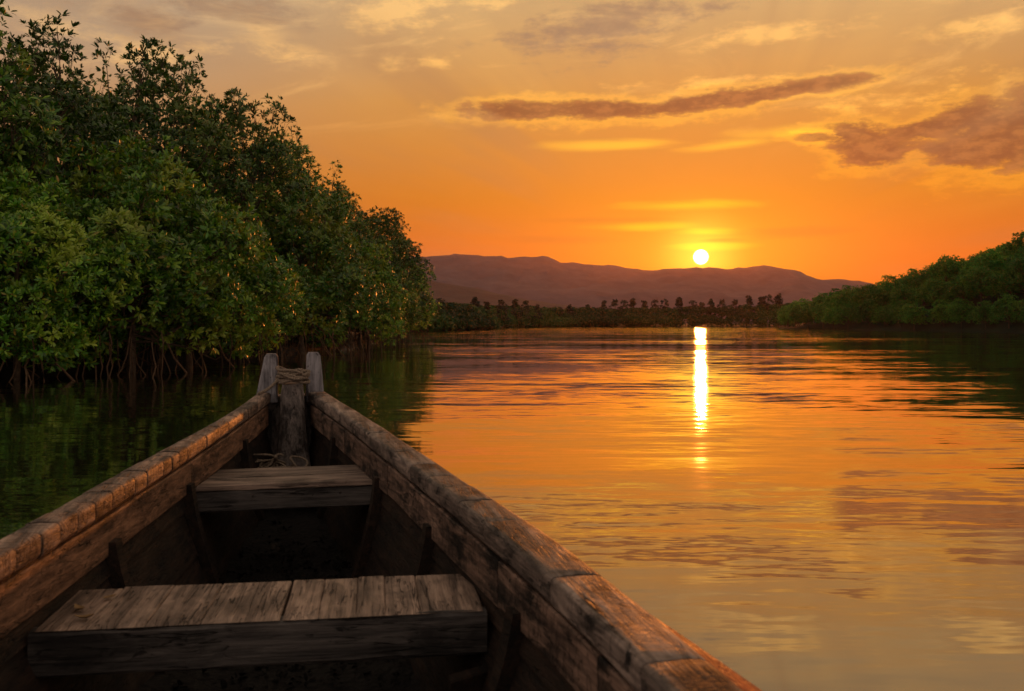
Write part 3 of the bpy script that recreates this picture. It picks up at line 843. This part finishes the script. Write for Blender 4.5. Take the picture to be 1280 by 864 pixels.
# hull planks
def hull_pt(side, s, w, off=0.0):
    ti = inner(side, s) + 0.036; z0 = zc_(s) - 0.062
    zb = -0.10 + 0.16 * max(0, (s - 3.2) / 2.05) ** 2
    b = ti * 0.52 * (1 - max(0, (s - 3.6) / 1.7) ** 1.5 * 0.9)
    t = ti - (ti - b) * w ** 1.7; z = z0 + (zb - z0) * w
    return (side * (t + off), s, z)
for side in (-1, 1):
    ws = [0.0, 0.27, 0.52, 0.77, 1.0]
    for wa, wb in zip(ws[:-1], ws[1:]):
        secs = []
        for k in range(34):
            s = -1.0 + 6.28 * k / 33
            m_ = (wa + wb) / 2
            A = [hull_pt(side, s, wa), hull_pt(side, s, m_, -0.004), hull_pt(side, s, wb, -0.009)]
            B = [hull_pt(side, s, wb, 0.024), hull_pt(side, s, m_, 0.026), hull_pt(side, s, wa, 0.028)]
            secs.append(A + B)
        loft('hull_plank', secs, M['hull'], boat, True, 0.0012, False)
    # rub rail outside
    secs = []
    for k in range(34):
        s = -1.0 + 6.2 * k / 33
        o_ = outer(side, s) + float(np.interp(s, [-1, 0.8, 1.2, 1.5, 1.9, 2.6], [0.105, 0.10, 0.085, 0.062, 0.034, 0.006])); z = zc_(s) - 0.052
        i_ = min(outer(side, s) + 0.014, o_ - 0.001)
        secs.append([(side * i_, s, z), (side * (o_ - .004), s, z), (side * o_, s, z - 0.005), (side * o_, s, z - 0.032), (side * (o_ - .004), s, z - 0.04), (side * i_, s, z - 0.04)])
    loft('rub_rail', secs, M['outer'], boat, True, 0.001, False)
    # ribs
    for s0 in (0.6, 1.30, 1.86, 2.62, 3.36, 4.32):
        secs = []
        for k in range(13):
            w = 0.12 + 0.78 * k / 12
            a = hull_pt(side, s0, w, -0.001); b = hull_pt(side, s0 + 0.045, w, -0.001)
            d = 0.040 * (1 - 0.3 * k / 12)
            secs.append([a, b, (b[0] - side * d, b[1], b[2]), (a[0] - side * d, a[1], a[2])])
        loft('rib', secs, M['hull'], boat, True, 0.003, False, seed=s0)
# bottom boards
def half_w(side, s, z):
    for k in range(60):
        w = k / 60; p = hull_pt(side, s, w)
        if p[2] <= z: return abs(p[0])
    return abs(hull_pt(side, s, 1.0)[0])
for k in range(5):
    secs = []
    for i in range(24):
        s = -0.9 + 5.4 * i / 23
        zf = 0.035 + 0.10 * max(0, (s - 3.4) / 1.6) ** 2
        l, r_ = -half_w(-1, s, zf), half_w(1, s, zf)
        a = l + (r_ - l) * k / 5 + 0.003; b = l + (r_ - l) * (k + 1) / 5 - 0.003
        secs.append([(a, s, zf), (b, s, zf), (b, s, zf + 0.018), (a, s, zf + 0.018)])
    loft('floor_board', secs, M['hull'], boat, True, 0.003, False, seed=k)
# transom behind the camera
l, r_ = hull_pt(-1, -0.98, 0), hull_pt(1, -0.98, 0)
lb, rb_ = hull_pt(-1, -0.98, 1), hull_pt(1, -0.98, 1)
loft('transom', [[(p[0], -1.02, p[2]) for p in (l, r_, rb_, lb)], [(p[0], -0.98, p[2]) for p in (l, r_, rb_, lb)]], M['hull'], boat)

# near seat: thick front beam, short boards laid fore and aft behind it
def box_secs(x0, x1, y0, y1, z0, z1, n=10, e=0.006, skew=0.0, wob=0.0, seed=0):
    out = []
    for k in range(n + 1):
        x = x0 + (x1 - x0) * k / n
        sy = skew * (x - x0); w = wob * mnoise.noise(Vector((x * 9, seed, 0.5)))
        w2 = wob * mnoise.noise(Vector((x * 14, seed, 4.5)))
        out.append([(x, y0 + sy + w, z0 + e), (x, y0 + sy + w, z1 - e), (x, y0 + sy + e + w, z1 + w2), (x, y1 + sy - e, z1), (x, y1 + sy, z1 - e), (x, y1 + sy, z0 + e), (x, y1 + sy - e, z0), (x, y0 + sy + e, z0)])
    return out
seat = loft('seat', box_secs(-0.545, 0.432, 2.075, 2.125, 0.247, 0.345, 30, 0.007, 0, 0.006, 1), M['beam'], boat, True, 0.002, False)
props(seat, 'near seat with a thick grey front beam')
edges = [-0.535, -0.43, -0.31, -0.195, -0.024, 0.055, 0.139, 0.205, 0.283, 0.425]
for i, (a, b) in enumerate(zip(edges[:-1], edges[1:])):
    g = 0.0035 if abs(a + 0.024) < .01 else 0.0003
    g2 = 0.0035 if abs(b + 0.024) < .01 else 0.0003
    h = rb.uniform(-0.0015, 0.0015); zt = 0.3495 + h; y1 = 2.385 + rb.uniform(-0.004, 0.004)
    secs = []
    n = 8
    for k in range(n + 1):
        y = 2.078 + (y1 - 2.078) * k / n; dz = -0.006 if k == 0 else (-0.002 if k == n else 0)
        if k == 0: zz = zt - 0.010
        else: zz = zt + 0.002 * mnoise.noise(Vector((a * 7, y * 12, 2)))
        aa, bb_ = a + g + 0.0015 * mnoise.noise(Vector((a * 30, y * 20, 0))), b - g2 - 0.0015 * mnoise.noise(Vector((b * 30, y * 20, 0)))
        secs.append([(aa, y, zt - 0.034), (aa, y, zz - 0.003), (aa + 0.003, y, zz), (bb_ - 0.003, y, zz), (bb_, y, zz - 0.003), (bb_, y, zt - 0.034)])
        if k == 0: pass
    # keep the board above the beam: short front lip
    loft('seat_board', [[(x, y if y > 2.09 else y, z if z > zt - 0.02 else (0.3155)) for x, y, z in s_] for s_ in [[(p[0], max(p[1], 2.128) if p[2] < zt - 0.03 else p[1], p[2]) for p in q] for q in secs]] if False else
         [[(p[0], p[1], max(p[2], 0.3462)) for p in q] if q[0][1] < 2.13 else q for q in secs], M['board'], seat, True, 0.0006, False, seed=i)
seat.rotation_euler = (0, 0, -0.085); seat.location = (-0.178, 0.012, 0)      # the near seat sits slightly askew
# far seat: two long planks and a front beam
s2 = loft('seat', box_secs(-0.385, 0.335, 3.50, 3.545, 0.312, 0.388, 24, 0.006, 0, 0.004, 2), M['beam'], boat, True, 0.002, False)
props(s2, 'far seat near the bow, made of two long planks')
loft('seat_plank', box_secs(-0.382, 0.332, 3.496, 3.655, 0.3895, 0.410, 24, 0.003, 0.0, 0.004, 3), M['board2'], s2, True, 0.0008, False)
loft('seat_plank', box_secs(-0.345, 0.300, 3.662, 3.875, 0.3895, 0.411, 24, 0.003, 0.0, 0.003, 4), M['board2'], s2, True, 0.0008, False)
# stern seat support stub at the right, under the near seat
loft('brace', box_secs(0.33, 0.42, 1.95, 1.99, 0.06, 0.23, 4, 0.004, 0.5), M['hull'], boat, True, 0.002)

# stem post
secs = []
for k in range(15):
    u = k / 14; z = 0.676 - 0.62 * u
    hw = 0.059 + 0.012 * u + 0.105 * max(0, u - 0.25) ** 1.6
    s0 = 4.96 - 0.28 * u ** 1.3; r = 0.018
    if k == 0: hw *= 0.93
    secs.append([(-hw, s0 + .3, z), (-hw, s0 + r * 1.5, z), (-hw + r, s0 + r * .3, z), (0, s0 - 0.004, z), (hw - r, s0 + r * .3, z), (hw, s0 + r * 1.5, z), (hw, s0 + .3, z)])
loft('stem_post', secs, M['stem'], boat, True, 0.006, True)
# outer stem closing the bow
secs = []
for k in range(10):
    u = k / 9; z = 0.60 - 0.68 * u
    hw = 0.17 * (1 - 0.55 * u); s0 = 5.14 - 0.12 * u
    tip = 5.40 - 0.35 * u
    secs.append([(-hw, s0, z), (hw, s0, z), (hw * .8, (s0 + tip) / 2 + .03, z), (0.02, tip, z), (-0.02, tip, z), (-hw * .8, (s0 + tip) / 2 + .03, z)])
loft('stem', secs, M['stem'], boat, True, 0.004, False)
# the two upright horns
def horn(side, x0, x1, tx0, tx1, s0, s1, z0, z1, lean):
    secs = []
    for k in range(15):
        u = k / 14; z = z0 + (z1 - z0) * u
        a = x0 + (tx0 - x0) * u; b = x1 + (tx1 - x1) * u
        c = (a + b) / 2; hw = (b - a) / 2
        q = 0
        if u > 0.92:
            q = (u - 0.92) / 0.08; hw *= 1 - 0.30 * q * q
        ya = s0 + lean * u; yb = s1 - (s1 - s0) * 0.35 * u + lean * u
        e = 0.010
        secs.append([(c - hw + e, ya, z), (c + hw - e, ya, z), (c + hw, ya + e, z), (c + hw, yb - e, z), (c + hw - e, yb, z), (c - hw + e, yb, z), (c - hw, yb - e, z), (c - hw, ya + e, z)])
    return loft('bow_horn', secs, M['horn'], boat, True, 0.003, True, seed=side)
horn(-1, -0.198, -0.078, -0.148, -0.078, 5.10, 5.27, 0.575, 0.834, 0.03)
horn(1, 0.070, 0.170, 0.074, 0.146, 5.10, 5.24, 0.575, 0.842, 0.01)

# ------------------------------------------------------------------ ropes and litter (rest in the boat)
Mb = Matrix.Rotation(R(13.4), 4, 'Z')
def inboat(name, me, label, cat, loc=(0, 0, 0), rz=0.0, group=None, kind=None):
    o = link(name, me); o.location = (Mb @ Vector(loc)); o.rotation_euler = (0, 0, R(13.4) + rz)
    return props(o, label, cat, group, kind)
def rope_tube(pts, r, V, F):
    """three twisted strands following pts"""
    P3 = []
    pts = [Vector(p) for p in pts]
    n = len(pts)
    cum = [0.0]
    for i in range(1, n): cum.append(cum[-1] + (pts[i] - pts[i - 1]).length)
    for st_ in range(3):
        path = []
        for i in range(n):
            d = (pts[min(i + 1, n - 1)] - pts[max(i - 1, 0)]).normalized()
            a = d.cross(Vector((0.1, 0.2, 1))).normalized(); c = a.cross(d)
            ph = cum[i] / (r * 5.0) * 2 * math.pi + st_ * 2.094
            path.append(pts[i] + (a * math.cos(ph) + c * math.sin(ph)) * r * 0.5)
        tube(path, r * 0.62, 5, V, F)
rr = random.Random(9)
V, F = [], []
for loop in range(7):
    ph = rr.uniform(0, 6.28); tx = rr.uniform(-0.75, 0.75); ty = rr.uniform(-0.3, 0.9)
    ax_, by_ = rr.uniform(0.058, 0.088), rr.uniform(0.055, 0.085)
    cz = 0.694 + loop * 0.008; pts = []
    for i in range(61):
        a = ph + 2 * math.pi * i / 60 * 1.1
        x = math.cos(a) * ax_; y = math.sin(a) * by_
        pts.append((x + 0.0, 5.06 + y, max(0.684, cz + x * tx * 0.5 - y * ty * 0.3 + 0.006 * math.sin(3 * a + loop))))
    rope_tube(pts, 0.0085, V, F)
# bight thrown over the left rail
pts = []
for i in range(60):
    u = i / 59
    pts.append((-0.07 - 0.135 * u, 5.04 - 0.10 * u, 0.705 - 0.075 * u - 0.02 * math.sin(u * 3.1) + (-0.22 * max(0, u - 0.75) * 2)))
rope_tube(pts, 0.0085, V, F)
pts = [(0.0 + 0.085 * math.cos(a), 5.07 + 0.09 * math.sin(a), 0.725 + 0.014 * math.cos(2 * a)) for a in np.linspace(-0.9, 2.6, 50)]
rope_tube(pts, 0.009, V, F)
inboat('rope', mesh_pd('rope', V, F, M['rope'], True), 'old brown rope coiled on the stem post between the two bow horns', 'rope')
V, F = [], []
for loop in range(6):
    pts = []
    ph = rr.uniform(0, 6.28); w = rr.uniform(0.05, 0.17); cx = rr.uniform(-0.10, 0.12)
    for i in range(70):
        u = i / 69; a = ph + u * 7.5
        pts.append((cx + w * math.cos(a) * (0.6 + 0.4 * math.sin(u * 9 + loop)), 4.60 + 0.05 * math.sin(a * 1.3 + loop) + 0.015 * loop * 0.5, 0.275 + 0.03 * math.sin(a + loop * 2) + 0.012 * loop))
    rope_tube(pts, 0.006, V, F)
inboat('rope', mesh_pd('rope_tangle', V, F, M['rope'], True), 'thin tangled rope lying at the foot of the stem post', 'rope')
# platform the tangle lies on
loft('bow_deck', [[(-0.19, y, 0.195), (0.17, y, 0.195), (0.17, y, 0.215), (-0.19, y, 0.215)] for y in (4.45, 4.6, 4.78)], M['hull'], boat, True, 0.002)

# dry leaves on the near seat's left corner
def leaf_me(L, W_, curl, seed):
    rg = random.Random(seed); V = []; F = []; n = 8
    for i in range(n + 1):
        u = i / n; w = W_ * math.sin(math.pi * min(0.98, max(0.02, u)) ** 0.85) * 0.5 + 0.0006
        z = curl * (u - .5) ** 2 * 4 * L * 0.3
        for q in (-1, 0, 1): V.append((q * w, (u - .5) * L, z + abs(q) * curl * w * 0.9 + 0.0012))
    for i in range(n):
        for q in (0, 1):
            a = i * 3 + q; F.append((a, a + 1, a + 4, a + 3))
    b = len(V)
    V2 = [(x, y, z - 0.0010) for x, y, z in V]; V += V2
    F += [tuple(b + k for k in reversed(f)) for f in list(F)]
    return mesh_pd('dry_leaf', V, F, M['dry'], True)
leafm = [leaf_me(0.045, 0.018, 0.5, 1), leaf_me(0.04, 0.015, 0.6, 2), leaf_me(0.036, 0.016, 0.3, 3)]
labs = ['curled dry leaf on the near seat, closest to its left end', 'pale dry leaf on the near seat, nearest its front edge', 'dark dry leaf by the back edge of the near seat']
for i, (x, y, rz) in enumerate([(-0.47, 2.25, 0.6), (-0.445, 2.18, 1.5), (-0.42, 2.33, -0.7)]):
    inboat('dry_leaf', leafm[i], labs[i], 'leaf', (x, y, 0.3525), rz)
mv = []; mf = []
for j in range(36):
    for i in range(17):
        y = 2.3 + 2.2 * j / 35; zf = 0.035 + 0.10 * max(0, (y - 3.4) / 1.6) ** 2
        hl, hr = -half_w(-1, y, zf + 0.02) - 0.004, half_w(1, y, zf + 0.02) + 0.004
        x = hl + (hr - hl) * i / 16
        mv.append((x, y, zf + 0.032 + 0.022 * mnoise.fractal(Vector((x * 7, y * 7, 1)), 0.9, 2.0, 5)))
for j in range(35):
    for i in range(16):
        a = j * 17 + i; mf.append((a, a + 1, a + 18, a + 17))
inboat('boat_mud', mesh_pd('boat_mud', mv, mf, M['litter'], True), 'black wet mud covering the boat floor between the two seats', 'mud', kind='stuff')
# soggy litter on the boat's floor
rng = np.random.default_rng(5)
n = 1500
sx = rng.uniform(-0.30, 0.30, n); sy = rng.uniform(2.4, 4.3, n)
C = np.stack([sx, sy, 0.062 + 0.02 * rng.random(n) + 0.012 * np.sin(sx * 18) * np.cos(sy * 11)], 1)
N = rng.normal(size=(n, 3)) * 0.5 + np.array([0, 0, 1.2]); N /= np.linalg.norm(N, axis=1)[:, None]
V_, T_ = leaves_np(C, N, 2, 0.022, rng, 0.5, True, (1.0, 1.6))
inboat('leaf_litter', mesh_np('leaf_litter', V_, T_, M['litter']), 'wet dark leaf litter and mud on the boat floor between the seats', 'leaf litter', kind='stuff')

# ------------------------------------------------------------------ haze
hz, hnt, hb = new_mat('evening_haze')
hnt.nodes.remove(hb)
pv = hnt.nodes.new('ShaderNodeVolumePrincipled')
pv.inputs['Color'].default_value = (0.95, 0.62, 0.62, 1)
pv.inputs['Density'].default_value = 0.000045
pv.inputs['Anisotropy'].default_value = 0.74
hnt.links.new(pv.outputs[0], hnt.nodes['Material Output'].inputs['Volume'])
x0, x1, y0, y1, z0, z1 = -3400, 3400, -270, 3950, -1.7, 330
V = [(x, y, z) for z in (z0, z1) for y in (y0, y1) for x in (x0, x1)]
F = [(0, 2, 3, 1), (4, 5, 7, 6), (0, 1, 5, 4), (2, 6, 7, 3), (0, 4, 6, 2), (1, 3, 7, 5)]
o = link('haze', mesh_pd('haze', V, F, hz), None, 'stuff')
props(o, 'thin evening haze lying over the river and the mountains', 'haze')
